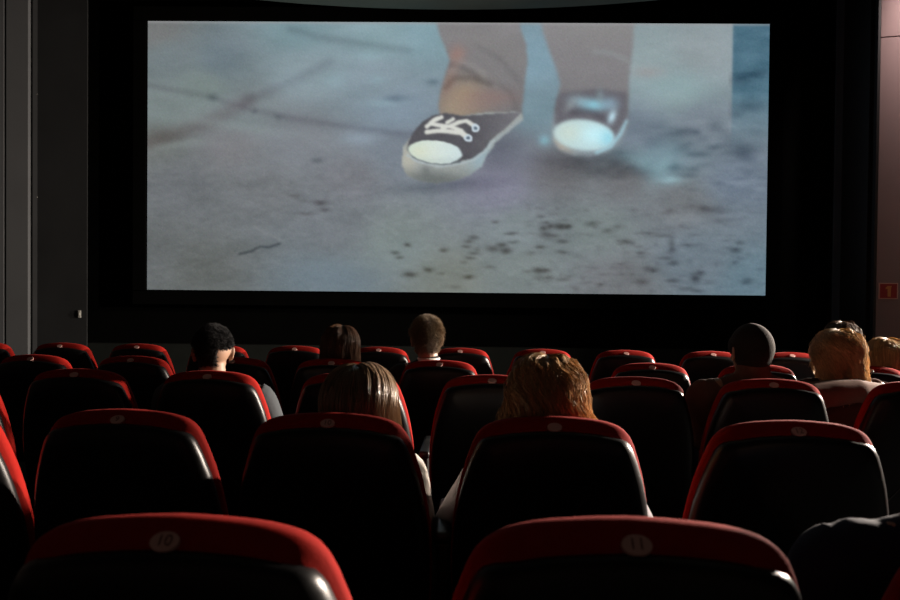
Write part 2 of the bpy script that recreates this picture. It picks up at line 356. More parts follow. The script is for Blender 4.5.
    g = 124+6*np.clip((60-v)/40, -1, 1)-14*np.clip((v-85)/30, 0, 1)+fbm(u, v, 30, 20, 3, 12)*4
    over(m2, (g+2, g, g+3)); over(m2*.5*blur(seg(X, Y, [(594,50),(612,52),(628,60)], 5), 2), (140, 148, 150))
    over(m2*.35*gau(X, Y, 600, 25, 40, 14), (134, 134, 130))
    # left shoe
    sole = blur(inpoly(X, Y, [(405,148),(404,158),(404,168),(409,177),(420,182),(438,184.5),(456,182),(472,176),(484,167),(489,155),(498,142),(524,120),(523,112),(490,112),(450,118),(412,138)]), .9)
    g = 150-1.5*np.clip(v-166, 0, 18)+6*fbm(u, v, 8, 6, 3, 13)
    over(sole, (g, g+6, g+4)); over(sole*.6*gau(X, Y, 410, 160, 6, 10), (190, 185, 165)); over(sole*.5*gau(X, Y, 482, 158, 8, 12, 20), (140, 180, 200))
    dark(sole*gau(X, Y, 432, 178, 22, 5, 5), 26); dark(sole*gau(X, Y, 428, 170, 3, 3), 16)
    up = blur(inpoly(X, Y, [(409,150),(411,140),(417,130),(424,122),(434,116),(446,113),(466,116),(490,114),(523,112),(505,130),(492,141),(486,151),(474,159),(455,164),(435,164),(417,159)]), .8)
    g = 84+5*fbm(u, v, 10, 8, 3, 14)+.62*np.clip(u-470, 0, 60)
    over(up, (g-1, g-2, g+4))
    over(.8*blur(seg(X, Y, [(409,156),(420,163),(440,167),(460,165),(476,160),(487,151),(495,141)], 2.2), .7), (168, 182, 186))
    over(.5*blur(seg(X, Y, [(497,140),(510,130),(523,119)], 2.5), 1), (150, 165, 175))
    toe = ell(X, Y, 437, 152.5, 27, 11.5, 6, .10)
    over(blur(seg(X, Y, [(410,151),(415,158),(428,163),(445,164.5),(462,162.5)], 2), .5)*.8, (92, 100, 108))
    over(toe, (205-.35*np.abs(u-437), 218-.1*np.abs(u-437), 208+.3*(u-430))); over(toe*.4*gau(X, Y, 420, 152, 8, 6), (215, 210, 175)); dark(toe*gau(X, Y, 440, 162, 24, 3), 14)
    lace = np.zeros_like(X)
    for pts, w in [([(428,127),(435,121),(443,117)], 4.2), ([(433,124),(443,126),(452,127),(463,131),(470,137)], 4), ([(428,132.5),(440,131),(452,132),(463,133),(469,138)], 4.4),
                   ([(444,129),(452,126),(460,122),(468,121),(476,126)], 4), ([(448,123),(455,119)], 3.4)]:
        lace = np.maximum(lace, seg(X, Y, pts, w))
    over(blur(lace, .6)*.95, (212, 214, 206))
    for x, y in [(470,138.5),(477,128)]: over(ell(X, Y, x, y, 4, 4, 0, .3), (190, 205, 215)); over(ell(X, Y, x, y, 1.8, 1.8, 0, .5), (95, 110, 125))
    # right shoe, softer (in movement)
    s2 = blur(inpoly(u, v, [(553,128),(554,140),(561,149),(575,155),(592,156),(608,152),(620,144),(627,132),(629,118),(626,112),(556,112)]), 2)
    over(s2, (128, 140, 148)); over(s2*.6*gau(u, v, 562, 146, 9, 7, 30), (190, 172, 150)); over(.85*blur(seg(u, v, [(627,120),(621,134),(612,146),(598,152)], 3.5), 1.2), (150, 195, 210))
    u2 = blur(inpoly(u, v, [(556,122),(557,100),(561,92),(600,88),(628,92),(628,116),(620,130),(612,138),(570,124),(562,130)]), 2)
    g = 98+0*u; over(u2*.95, (g, g-2, g+6))
    t2_ = blur(ell(u, v, 585, 134.5, 30, 15.5, 6, .10), 1.6)
    over(t2_, (178+0*u, 205+0*u, 208+0*u)); over(t2_*.9*gau(u, v, 596, 134, 14, 8), (190, 236, 245)); over(t2_*.6*gau(u, v, 610, 138, 6, 7), (125, 205, 230)); over(t2_*.6*gau(u, v, 570, 132, 10, 8), (200, 212, 196))
    for x, y, rx, ry, a, c, k in [(583,101,9,4,10,(135,165,178),.8),(597,104,9,4,0,(130,195,215),.9),(611,103,6,5,0,(132,160,180),.7),(613,116,2.8,5,20,(175,210,225),.95),(572,104,3,6,40,(140,150,155),.6),
                                  (601,96,3,6,0,(125,145,152),.6),(546,140,4,4,0,(125,180,195),.7)]: over(k*gau(u, v, x, y, rx, ry, a), c)
    dark(blur(seg(u, v, [(572,112),(590,110),(606,118)], 5), 2), 14)
    # rim of light along the top, film grain
    over(.5*np.clip((25-v)/2, 0, 1), (150, 150, 152))
    gm = C.mean(-1, keepdims=True); C = (gm+(C-gm)*.88)*1.035
    for i in range(3): C[..., i] = blur(C[..., i], .55)
    C += rs.normal(0, 2.2, C.shape[:2])[..., None] + rs.normal(0, 1.2, C.shape)
    return np.clip(C, 0, 255)/255
def build_screen():
    nx, ny = 680, 299
    img = movie(nx, ny); lin = np.where(img <= .04045, img/12.92, ((img+.055)/1.055)**2.4)
    x0, x1, z0, z1, Y = -4.256, 4.135, 1.33-.035, 1.33+3.609, 9.5
    # corners of the picture as seen: the top edge droops very slightly to the right
    xs = np.linspace(x0, x1, nx); zs = np.linspace(z1, z0, ny)
    Xg, Zg = np.meshgrid(xs, zs)
    V = np.stack([Xg, np.full_like(Xg, Y), Zg], -1).reshape(-1, 3)
    i = np.arange(ny-1)[:, None]*nx+np.arange(nx-1)[None, :]
    Fq = np.stack([i, i+nx, i+nx+1, i+1], -1).reshape(-1, 4)
    me = bpy.data.meshes.new('picture'); me.vertices.add(len(V)); me.vertices.foreach_set('co', V.ravel())
    me.loops.add(Fq.size); me.loops.foreach_set('vertex_index', Fq.ravel())
    me.polygons.add(len(Fq)); me.polygons.foreach_set('loop_start', np.arange(0, Fq.size, 4)); me.update(calc_edges=True); me.validate()
    ca = me.color_attributes.new('picture', 'FLOAT_COLOR', 'POINT')
    ca.data.foreach_set('color', np.concatenate([lin.reshape(-1, 3), np.ones((nx*ny, 1))], 1).ravel())
    m = bpy.data.materials.new('projected_picture'); m.use_nodes = True; nt = m.node_tree; nt.nodes.clear()
    a = nt.nodes.new('ShaderNodeAttribute'); a.attribute_name = 'picture'; e = nt.nodes.new('ShaderNodeEmission'); e.inputs[1].default_value = SCREEN_GAIN
    o = nt.nodes.new('ShaderNodeOutputMaterial'); nt.links.new(a.outputs['Color'], e.inputs[0]); nt.links.new(e.outputs[0], o.inputs[0])
    root = empty('cinema_screen', (0, Y, z0)); tag(root, 'wide cinema screen showing two sneakered feet walking on grey paving', 'screen')
    p = obj('picture', me, m, None); p.parent = root; p.location = (0, -Y, -z0)
    bm = bmesh.new(); box(bm, ((x0+x1)/2, .045, (z1-z0)/2), (x1-x0+.02, .06, z1-z0+.02)); obj('screen_backing', bm, MT['black'], root, False)
    for (cx, cz, w, h) in [((x0+x1)/2, z1-z0+.11, x1-x0+.4, .18), ((x0+x1)/2, -.11, x1-x0+.4, .18), (x0-.11, (z1-z0)/2, .18, z1-z0+.02), (x1+.11, (z1-z0)/2, .18, z1-z0+.02)]:
        bm = bmesh.new(); box(bm, (cx, .04, cz), (w, .10, h), .01); obj('masking_frame', bm, MT['black'], root, False)
    for sx in (-3, 0, 3):
        bm = bmesh.new(); box(bm, (sx, .17, (z1-z0)/2), (.08, .20, 3.2)); obj('bracket', bm, MT['steel'], root, False)
build_screen()

# ------------------------------------------------------------------ cinema seat
TILT = R(11)
def half_w(d):   # half width of the back at distance d below the top
    return np.interp(d, [0, .002, .006, .013, .022, .034, .05, .075, .11, .16, .22, .30, .45, .58, .64], [0, .05, .10, .140, .165, .183, .196, .208, .219, .236, .247, .260, .266, .253, .233])
def back_outline(n=64):
    d = np.r_[0, .0008, .002, .004, .006, .009, .013, .0175, .022, .028, .034, .042, .05, .062, .075, .092, .11, .135, .16, .19, .22, .26, .30, .36, .42, .48, .54, .58, .61, .63, .64]
    w = half_w(d); w[1] = .028
    # smooth
    for _ in range(2): w[1:-1] = .25*w[:-2]+.5*w[1:-1]+.25*w[2:]
    right = [(w[i], -d[i]) for i in range(1, len(d))]
    left = [(-x, s) for x, s in right[::-1]]
    bottom = [(x, -.645) for x in np.linspace(.20, -.20, 9)]
    return np.array([(0, 0)]+right+bottom+left)
OUT = back_outline()
def inset(P, k_top, k_side, drop=0):
    Q = P.copy(); n = len(P)
    t = np.roll(P, -1, 0)-np.roll(P, 1, 0); t /= np.linalg.norm(t, axis=1)[:, None]+1e-9
    nrm = np.stack([t[:, 1], -t[:, 0]], 1)   # inward for clockwise order
    up = np.clip(-nrm[:, 1], 0, 1)**1.5
    k = k_side+(k_top-k_side)*up
    return Q+nrm*k[:, None]
def loft(rings, name):
    """rings: list of (outline points, y)"""
    n = len(rings[0][0]); V = []; Fc = []
    for P, y in rings:
        yy = y if not np.isscalar(y) else np.full(n, y)
        for (x, s), q in zip(P, yy): V.append((x, q, s))
    for r in range(len(rings)-1):
        for i in range(n):
            j = (i+1) % n; a = r*n; Fc.append((a+i, a+j, a+n+j, a+n+i))
    for base in (0, (len(rings)-1)*n):
        # cap, symmetric strips between left and right points
        half = n//2; idx = list(range(n))
        for k in range(0, half):
            a, b = (k) % n, (k+1) % n; c, d = (n-k-1) % n, (n-k) % n
            f = [base+a, base+b, base+c, base+d]; f = list(dict.fromkeys(f))
            if len(f) > 2 and b <= c: Fc.append(tuple(f) if base else tuple(f[::-1]))
    me = pyd(V, Fc, name); bm = bmesh.new(); bm.from_mesh(me)
    bmesh.ops.recalc_face_normals(bm, faces=bm.faces[:])
    bm.to_mesh(me); bm.free(); return me
def tiltm(me):   # lean the back: pivot at the floor line of the hinge
    for v in me.vertices:
        x, y, z = v.co; v.co = (x, y-z*math.tan(TILT)*1.0, z+1.0)
    me.update(); return me
H = lambda *a: inset(OUT, *a)
def HS(k, f):
    P = inset(OUT, k, k*.6); c = np.array([0, -.33]); return c+(P-c)*f
cush = tiltm(loft([(H(.085, .055), .004), (H(.054, .030), -.010), (H(.044, .026), -.017), (H(.030, .022), -.0135), (H(.017, .018), -.003), (H(.007, .011), .007), (H(.002, .003), .015), (OUT, .022), (OUT, .036), (H(.004, .006), .049), (H(.014, .018), .060), (H(.026, .030), .064), (H(.034, .040), .061), (H(.11, .12), .050)], 'backrest_cushion'))
frt = tiltm(loft([(H(.11, .12), .052), (H(.033, .039), .058), (H(.038, .044), .067), (H(.07, .08), .070), (H(.14, .13), .066)], 'added_front_panel'))  # unseen dark panel, added to cut red light bouncing between the rows
UPW = None
def up_weight():
    t = np.roll(OUT, -1, 0)-np.roll(OUT, 1, 0); t /= np.linalg.norm(t, axis=1)[:, None]+1e-9
    return np.clip(t[:, 0], 0, 1)**1.5
UPW = up_weight()
def HY(kt, ks, yt, ys): return (H(kt, ks), yt*UPW+ys*(1-UPW))
shl = tiltm(loft([(H(.10, .09), .0), HY(.046, .030, .0, .016), HY(.035, .010, -.006, .017), HY(.031, .004, -.014, .010), HY(.032, .004, -.024, -.006), HY(.037, .009, -.033, -.022), HY(.050, .024, -.040, -.038), (HS(.055, .93), -.0455), (HS(.055, .84), -.050), (HS(.055, .70), -.0535), (HS(.055, .52), -.0555), (HS(.055, .32), -.0565)], 'back_shell'))
def seat_proto():
    t = empty('cinema_chair', (0, 0, 0))
    obj('backrest_cushion', cush, MT['red'], t); obj('added_front_panel', frt, MT['dark'], t); obj('back_shell', shl, MT['shell'], t)
    # oval plate set into the sloping upper edge
    bm = bmesh.new(); n = 28; b0 = []; b1 = []; b2 = []
    for k in range(n):
        a = 2*math.pi*k/n; x, y = .0185*math.cos(a), .0135*math.sin(a)
        b0.append(bm.verts.new((x, y, -.004))); b1.append(bm.verts.new((x, y, .0012))); b2.append(bm.verts.new((x*.93, y*.93, .002)))
    bm.faces.new(b2)
    for k in range(n):
        j = (k+1) % n; bm.faces.new((b0[k], b0[j], b1[j], b1[k])); bm.faces.new((b1[k], b1[j], b2[j], b2[k]))
    bm.faces.new(b0[::-1])
    pl = obj('number_plate', bm, MT['plate'], t, False); pl.location = (0, -.0065, .9785); pl.rotation_euler = (R(42), 0, 0)
    # folded-down seat
    bm = bmesh.new(); box(bm, (0, .375, .405), (.47, .46, .10), .035); obj('seat_cushion', bm, MT['dark'], t)
    bm = bmesh.new(); box(bm, (0, .375, .335), (.44, .42, .045), .015); obj('seat_pan', bm, MT['shell'], t)
    for s in (-1,):
        bm = bmesh.new(); box(bm, (s*.29, .34, .625), (.048, .34, .035), .014); a = obj('armrest', bm, MT['arm'], t)
        bm = bmesh.new(); box(bm, (0, 0, 0), (.035, .30, .30), .01); box(bm, (0, .02, -.28), (.03, .10, .30)); box(bm, (0, .02, -.435), (.045, .30, .015))
        st = obj('stand', bm, MT['steel'], t, False); st.location = (s*.29, .34, .4575)
    bm = bmesh.new(); box(bm, (0, .20, .315), (.545, .04, .04)); obj('crossbar', bm, MT['steel'], t, False)
    return t
def copy_tree(o, parent=None):
    c = o.copy(); COL.objects.link(c)
    if parent: c.parent = parent
    for ch in list(o.children): copy_tree(ch, c)
    return c
proto = seat_proto()
def numeral(txt, plate):
    cu = bpy.data.curves.new('numeral', 'FONT'); cu.body = txt; cu.size = .021; cu.align_x = 'CENTER'; cu.align_y = 'CENTER'; cu.extrude = .0003
    tmp = bpy.data.objects.new('numeral_text', cu); COL.objects.link(tmp); bpy.context.view_layer.update()
    me = bpy.data.meshes.new_from_object(tmp.evaluated_get(bpy.context.evaluated_depsgraph_get()))
    bpy.data.objects.remove(tmp); me.materials.clear()
    o = obj('numeral', me, MT['ink'], plate, False); o.location = (0, 0, .0024)
badge = {('B',0):-84, ('C',0):-62, ('A',3):1062, ('A',1):168, ('A',2):639, ('B',1):119, ('B',2):329, ('B',3):556, ('B',4):800, ('C',1):75, ('C',2):208, ('C',3):350, ('C',4):493, ('C',5):637, ('C',6):775,
         ('D',0):31, ('D',1):131, ('D',3):332, ('D',4):440, ('D',6):653, ('E',0):60, ('E',1):137, ('E',3):295, ('E',4):379, ('E',8):714, ('E',9):793}
rowname = {'A': 'nearest row', 'B': 'second row', 'C': 'third row', 'D': 'fourth row', 'E': 'frontmost row'}
ordn = ['first', 'second', 'third', 'fourth', 'fifth', 'sixth', 'seventh', 'eighth', 'ninth', 'tenth', 'eleventh', 'twelfth', 'thirteenth', 'fourteenth']
note = {('A',1): 'cut by the lower left corner', ('A',2): 'right of centre at the bottom', ('A',3): 'behind the navy jacket',
        ('B',2): 'with the straight-haired blonde in it', ('B',3): 'with the curly-haired person in it', ('C',2): 'with the dark-haired man in it', ('C',6): 'with the beanie wearer in it',
        ('C',7): 'with the wavy blond bob beside it', ('D',3): 'with the long brown hair above it', ('D',4): 'with the short-haired man in it', ('D',8): 'with the smooth blond hair above it', ('E',10): 'by the dark-haired person'}
SEAT = {}
first = True
for r, (Y, z, X0, _) in rows.items():
    rng_ = {'A': range(1, 4), 'B': range(0, 6), 'C': range(0, 9), 'D': range(-1, 10), 'E': range(-1, 12)}[r]
    for k, i in enumerate(rng_):
        o = proto if first else copy_tree(proto); first = False
        x = X0+.58*i*math.cos(ROWA); y = Y+.58*i*math.sin(ROWA)
        if (r, i) in badge:
            bx = at(badge[(r, i)], 300, y).x; x += max(-.04, min(.04, bx-x))
        o.location = (x, y, floorz(r)); o.rotation_euler.z = ROWA
        lb = 'red cinema chair, %s, %s from left' % (rowname[r], ordn[k])
        if (r, i) in note: lb += ', ' + note[(r, i)]
        tag(o, lb, 'chair', 'chairs of the ' + rowname[r]); SEAT[(r, i)] = Vector((x, y, floorz(r)))
        o.scale.z = {('A', 1): .994, ('A', 2): 1.004}.get((r, i), 1)
for (r, i), s in {('B',1): '9', ('B',2): '10', ('B',4): '12', ('A',1): '10', ('A',2): '11'}.items():
    o = [q for q in COL.objects if q.get('category') == 'chair' and (q.location-SEAT[(r, i)]).length < 1e-4][0]
    numeral(s, [c for c in o.children if c.name.startswith('number_plate')][0])

# ------------------------------------------------------------------ people
def chain(bm, pts, seg_=14):
    """tapered round limb through pts [(Vector, radius or (rx,ry))], with round ends"""
    P = [Vector(p) for p, r in pts]; Rr = [r if isinstance(r, tuple) else (r, r) for p, r in pts]
    fine, rad = [], []
    for i in range(len(P)-1):
        m = 6
        for k in range(m):
            t = k/m
            p0 = P[max(i-1, 0)]; p1 = P[i]; p2 = P[i+1]; p3 = P[min(i+2, len(P)-1)]
            fine.append(.5*((2*p1)+(p2-p0)*t+(2*p0-5*p1+4*p2-p3)*t*t+(3*p1-p0-3*p2+p3)*t**3))
            s = t*t*(3-2*t); rad.append((Rr[i][0]*(1-s)+Rr[i+1][0]*s, Rr[i][1]*(1-s)+Rr[i+1][1]*s))
    fine.append(P[-1]); rad.append(Rr[-1])
    dirs = [(fine[min(i+1, len(fine)-1)]-fine[max(i-1, 0)]).normalized() for i in range(len(fine))]
    st = [(fine[0]-dirs[0]*rad[0][1]*math.sin(a), (rad[0][0]*math.cos(a), rad[0][1]*math.cos(a)), dirs[0]) for a in (R(85), R(60), R(30))]
    en = [(fine[-1]+dirs[-1]*rad[-1][1]*math.sin(a), (rad[-1][0]*math.cos(a), rad[-1][1]*math.cos(a)), dirs[-1]) for a in (R(30), R(60), R(85))]
    allr = st+[(f, r, d) for f, r, d in zip(fine, rad, dirs)]+en
    rings = []
    for c, r, d in allr:
        sx = Vector((1, 0, 0)); sx = (sx-d*sx.dot(d))
        if sx.length < .2: sx = Vector((0, 1, 0)); sx = sx-d*sx.dot(d)
        sx.normalize(); sy = d.cross(sx)
        rings.append([bm.verts.new(c+sx*r[0]*math.cos(2*math.pi*k/seg_)+sy*r[1]*math.sin(2*math.pi*k/seg_)) for k in range(seg_)])
    for a, b in zip(rings, rings[1:]):
        for k in range(seg_): j = (k+1) % seg_; bm.faces.new((a[k], a[j], b[j], b[k]))
    bm.faces.new(rings[0][::-1]); bm.faces.new(rings[-1])
def ball(bm, c, r, rot=None, u=24, v=16):
    q = bmesh.ops.create_uvsphere(bm, u_segments=u, v_segments=v, radius=1)
    for w in q['verts']:
        p = Vector((w.co.x*r[0], w.co.y*r[1], w.co.z*r[2]))
        if rot is not None: p = rot @ p
        w.co = p+Vector(c)
def remesh(bm, voxel, smooth=4):
    bmesh.ops.recalc_face_normals(bm, faces=bm.faces[:])
    me = bpy.data.meshes.new('tmp'); bm.to_mesh(me); bm.free()
    o = bpy.data.objects.new('tmp', me); COL.objects.link(o)
    m = o.modifiers.new('r', 'REMESH'); m.mode = 'VOXEL'; m.voxel_size = voxel; m.use_smooth_shade = True
    if smooth: s = o.modifiers.new('s', 'SMOOTH'); s.iterations = smooth; s.factor = .5
    bpy.context.view_layer.update()
    out = bpy.data.meshes.new_from_object(o.evaluated_get(bpy.context.evaluated_depsgraph_get()))
    bpy.data.objects.remove(o); bpy.data.meshes.remove(me); out.materials.clear(); return out
HA, HBk, HC = .076, .095, .112     # half width, half depth, half height of the skull
def head_parts(bm, c, rot, sc=1.0, ears=True):
    """c: centre of the skull ball; face towards +Y of rot"""
    P = lambda x, y, z: Vector(c)+rot @ (Vector((x, y, z))*sc)
    ball(bm, P(0, -.005, .022), (HA*sc, HBk*sc, .088*sc), rot, 32, 24)          # cranium
    ball(bm, P(0, .022, -.038), (.060*sc, .068*sc, .078*sc), rot, 28, 20)       # face and jaw
    ball(bm, P(0, .068, -.094), (.024*sc, .022*sc, .018*sc), rot)                # chin
    ball(bm, P(0, .080, .018), (.050*sc, .014*sc, .012*sc), rot)                 # brow
    for s in (-1, 1):
        ball(bm, P(s*.040, .064, -.030), (.020*sc, .020*sc, .018*sc), rot)       # cheek
        ball(bm, P(s*.030, .082, .000), (.014*sc, .009*sc, .007*sc), rot)        # lids
        if ears:
            e = rot @ Matrix.Rotation(s*R(22), 3, 'Z')
            ball(bm, P(s*.079, -.008, -.008), (.009*sc, .019*sc, .031*sc), e)
            ball(bm, P(s*.086, -.016, .004), (.006*sc, .012*sc, .022*sc), e)
            ball(bm, P(s*.076, .000, -.032), (.008*sc, .010*sc, .012*sc), e)
    chain(bm, [(P(0, .086, .010), .007*sc), (P(0, .098, -.014), .009*sc), (P(0, .106, -.028), .011*sc)], 10)   # nose
    for s in (-1, 1): ball(bm, P(s*.011, .097, -.030), (.008*sc, .009*sc, .007*sc), rot)
    ball(bm, P(0, .086, -.053), (.023*sc, .010*sc, .005*sc), rot); ball(bm, P(0, .085, -.064), (.020*sc, .010*sc, .006*sc), rot)  # lips
def hand_parts(bm, w, d, side, up=Vector((0, 0, 1)), curl=.5):
    """w wrist, d pointing direction, side = +1 thumb towards right"""
    d = d.normalized(); x = d.cross(up).normalized(); n = x.cross(d).normalized()
    c = w+d*.05
    m = Matrix((x, d, n)).transposed()
    ball(bm, c, (.041, .052, .014), m)
    for k, (o_, L_) in enumerate(((-.030, .062), (-.010, .074), (.010, .078), (.030, .070))):
        o_ *= -side
        b = w+d*(.088-abs(o_)*.3)+x*o_; p = [(b-d*.02, .0095), (b, .0090)]; q = b; a = 0
        for j, f in enumerate((.45, .32, .23)):
            a += curl*(.5, .7, .5)[j]; q = q+(d*math.cos(a)-n*math.sin(a))*L_*f; p.append((q, .0086-.0010*j))
        chain(bm, p, 8)
    t0 = w+d*.025+x*side*.026; t1 = t0+d*.028+x*side*.026-n*.006; t2 = t1+d*.030+x*side*.008-n*.006; t3 = t2+d*.022-n*.004
    chain(bm, [(t0, .014), (t1, .012), (t2, .0105), (t3, .009)], 8)
def hair_mesh(c, rot, sc, n, length, radius, part=.0, vol=.014, curl=0, style='long', seed=1, clump=.5, hairline=.25, nape=-.72, fade=None, minr=.07, taper=.5, spread=0, wave=0):
    """strand bundle as one mesh. c skull centre, strands as 3-sided tubes"""
    rg = np.random.default_rng(seed); E = np.array([HA, HBk, .090])*sc*1.02; off = np.array([0, -.005, .022])*sc
    # roots: on the cranium, above a hairline that is high in front, low at the nape
    D = []
    while len(D) < n:
        v = rg.normal(size=3); v /= np.linalg.norm(v)
        lim = nape
        if v[1] > 0: lim = np.interp(v[1], [0, .45, .8], [max(-.30, nape), .30, .62])
        if style == 'short' and abs(v[0]) > .72 and abs(v[1]+.05) < .34 and v[2] < .12: continue
        if fade and v[0] > fade and v[2] < .02: continue
        if v[2] > lim: D.append(v)
    D = np.array(D); pos = D*E; segs = int(length/.018) if style != 'short' else 4; segs = max(segs, 4)
    Lr = length*(1-taper*rg.random(n)*.5)
    offr = 1+(vol*(.15+rg.random(n)**1.0))/.08
    key = np.floor((D[:, 0]*9+D[:, 1]*5+rg.normal(0, .25, n))).astype(int) % 97; krand = rg.normal(size=(97, 3)); kphase = rg.random(97)*6.28
    path = [pos.copy()]; dirn = D.copy()
    if style == 'short':
        tang = np.stack([-D[:, 0]*.1, -.25-D[:, 1]*.4, -.55+0*D[:, 2]], 1)
        dr = D*1.0+tang*.9+rg.normal(0, .22, D.shape); dr /= np.linalg.norm(dr, axis=1)[:, None]
        for k in range(segs):
            pos = pos+dr*(Lr/segs)[:, None]; dr += rg.normal(0, curl, D.shape); dr /= np.linalg.norm(dr, axis=1)[:, None]; path.append(pos.copy())
    else:
        side = np.sign(D[:, 0]-part+rg.normal(0, .02, n)); side[side == 0] = 1
        for k in range(segs):
            u_ = pos/E; q = np.linalg.norm(u_, axis=1)
            nr = pos/E**2; nr /= np.linalg.norm(nr, axis=1)[:, None]
            onh = (pos[:, 2] > -.03*sc)
            # desired: sideways and back from the part, turning down
            bk = np.clip(pos[:, 1]/HBk*1.3+.75, .0, 1)
            lat = np.where(bk > .5, side*np.clip(1.0-1.6*np.abs(pos[:, 0])/HA, 0, 1), np.clip((pos[:, 0]-part*.0)/.03, -1, 1)*.5)
            des = np.stack([lat*np.clip(.25+bk, 0, 1), -.35*np.ones(n), -1.0*np.ones(n)], 1)
            des += krand[key]*clump*.12
            des -= nr*np.sum(des*nr, 1)[:, None]*np.where(onh, 1, 0)[:, None]
            fall = np.stack([side*spread, 0*side-.03, -np.ones(n)], 1)+krand[key]*clump*.06
            dd = np.where(onh[:, None], des, fall); dd /= np.linalg.norm(dd, axis=1)[:, None]+1e-9
            dirn = .45*dirn+.55*dd if k else .4*D+dd; dirn /= np.linalg.norm(dirn, axis=1)[:, None]
            pos = pos+dirn*(Lr/segs)[:, None]
            q = np.linalg.norm(pos/E, axis=1); tgt = np.minimum(offr, 1+.02+(offr-1)*(k+1)/5)
            pu = np.where(q < tgt, tgt/np.maximum(q, 1e-6), 1); onl = pos[:, 2] > -.06*sc
            pos = np.where(onl[:, None], pos*pu[:, None], pos)
            # keep outside the neck
            low = pos[:, 2] <= -.03*sc; rxy = np.hypot(pos[:, 0], pos[:, 1]); mr = minr*sc*(.9+.35*(offr-1))
            k2 = np.where(low & (rxy < mr), mr/np.maximum(rxy, 1e-6), 1); pos[:, 0] *= k2; pos[:, 1] *= k2
            # keep hair off the face
            fr = low & (pos[:, 1] > .05*sc) & (np.abs(pos[:, 0]) < .065*sc); pos[:, 0] = np.where(fr, side*.068*sc, pos[:, 0])
            path.append(pos.copy())
    P = np.array(path)     # S+1, n, 3
    S1 = P.shape[0]
    if curl and style != 'short':
        t = np.arange(S1)[:, None]; ph = kphase[key][None, :]+rg.normal(0, .5, n)[None, :]; fr_ = 2*math.pi/ (wave or 5)
        amp = curl*np.clip(t/5, 0, 1)
        P[..., 0] += amp*np.cos(fr_*t+ph); P[..., 1] += amp*np.sin(fr_*t+ph); P[..., 2] += amp*.4*np.sin(fr_*t*1.3+ph)
        P += rg.normal(0, curl*.12, P.shape)*np.clip(t/5, 0, 1)[..., None]
    P = P+off
    T = np.gradient(P, axis=0); T /= np.linalg.norm(T, axis=2)[..., None]+1e-9
    ref = np.array([.3, .5, .81]); A = np.cross(T, ref); A /= np.linalg.norm(A, axis=2)[..., None]+1e-9; B = np.cross(T, A)
    rad = radius*np.interp(np.linspace(0, 1, S1), [0, .7, 1], [1, .9, .25])[:, None, None]*(.7+.6*rg.random(n))[None, :, None]
    ring = np.stack([P+rad*(A*math.cos(a)+B*math.sin(a)) for a in (0, 2.094, 4.189)], 2)   # S1,n,3,3
    V = ring.reshape(-1, 3) @ np.array(rot).T + np.array(c)
    idx = np.arange(S1*n*3).reshape(S1, n, 3); q = []
    for k in range(3):
        j = (k+1) % 3; q.append(np.stack([idx[:-1, :, k], idx[:-1, :, j], idx[1:, :, j], idx[1:, :, k]], -1).reshape(-1, 4))
    Fq = np.concatenate(q); tone = np.repeat(np.tile((.5*rg.random(n)+.5*(np.abs(np.sin(key*12.9))))[None, :], (S1, 1)).ravel(), 3)
    # scalp cap beneath
    bm = bmesh.new(); bmesh.ops.create_uvsphere(bm, u_segments=40, v_segments=28, radius=1)
    kill = []
    for v in bm.verts:
        d = v.co.normalized(); lim = nape-.02 if d.y <= 0 else np.interp(d.y, [0, .45, .8], [-.30, .30, .62])
        if d.z < lim or (fade and d.x > fade and d.z < .02): kill.append(v)
        v.co = Vector((d.x*E[0]*1.025+off[0], d.y*E[1]*1.025+off[1], d.z*E[2]*1.025+off[2]))
    bmesh.ops.delete(bm, geom=kill, context='VERTS')
    cv = np.array([tuple(v.co) for v in bm.verts]) @ np.array(rot).T+np.array(c); bm.verts.index_update(); cf = [[v.index for v in f.verts] for f in bm.faces]; bm.free()
    n0 = len(V); allV = np.concatenate([V, cv]); me = bpy.data.meshes.new('hair')
    loops = np.concatenate([Fq.ravel(), np.array([i+n0 for f in cf for i in f])]); tot = np.concatenate([np.full(len(Fq), 4), [len(f) for f in cf]])
    st = np.concatenate([[0], np.cumsum(tot)[:-1]])
    me.vertices.add(len(allV)); me.vertices.foreach_set('co', allV.ravel()); me.loops.add(len(loops)); me.loops.foreach_set('vertex_index', loops.astype(np.int32))
    me.polygons.add(len(tot)); me.polygons.foreach_set('loop_start', st.astype(np.int32)); me.update(calc_edges=True); me.validate()
    a_ = me.attributes.new('tone', 'FLOAT', 'POINT'); a_.data.foreach_set('value', np.concatenate([tone, np.full(len(cv), .1)]).astype(np.float32))
    return me

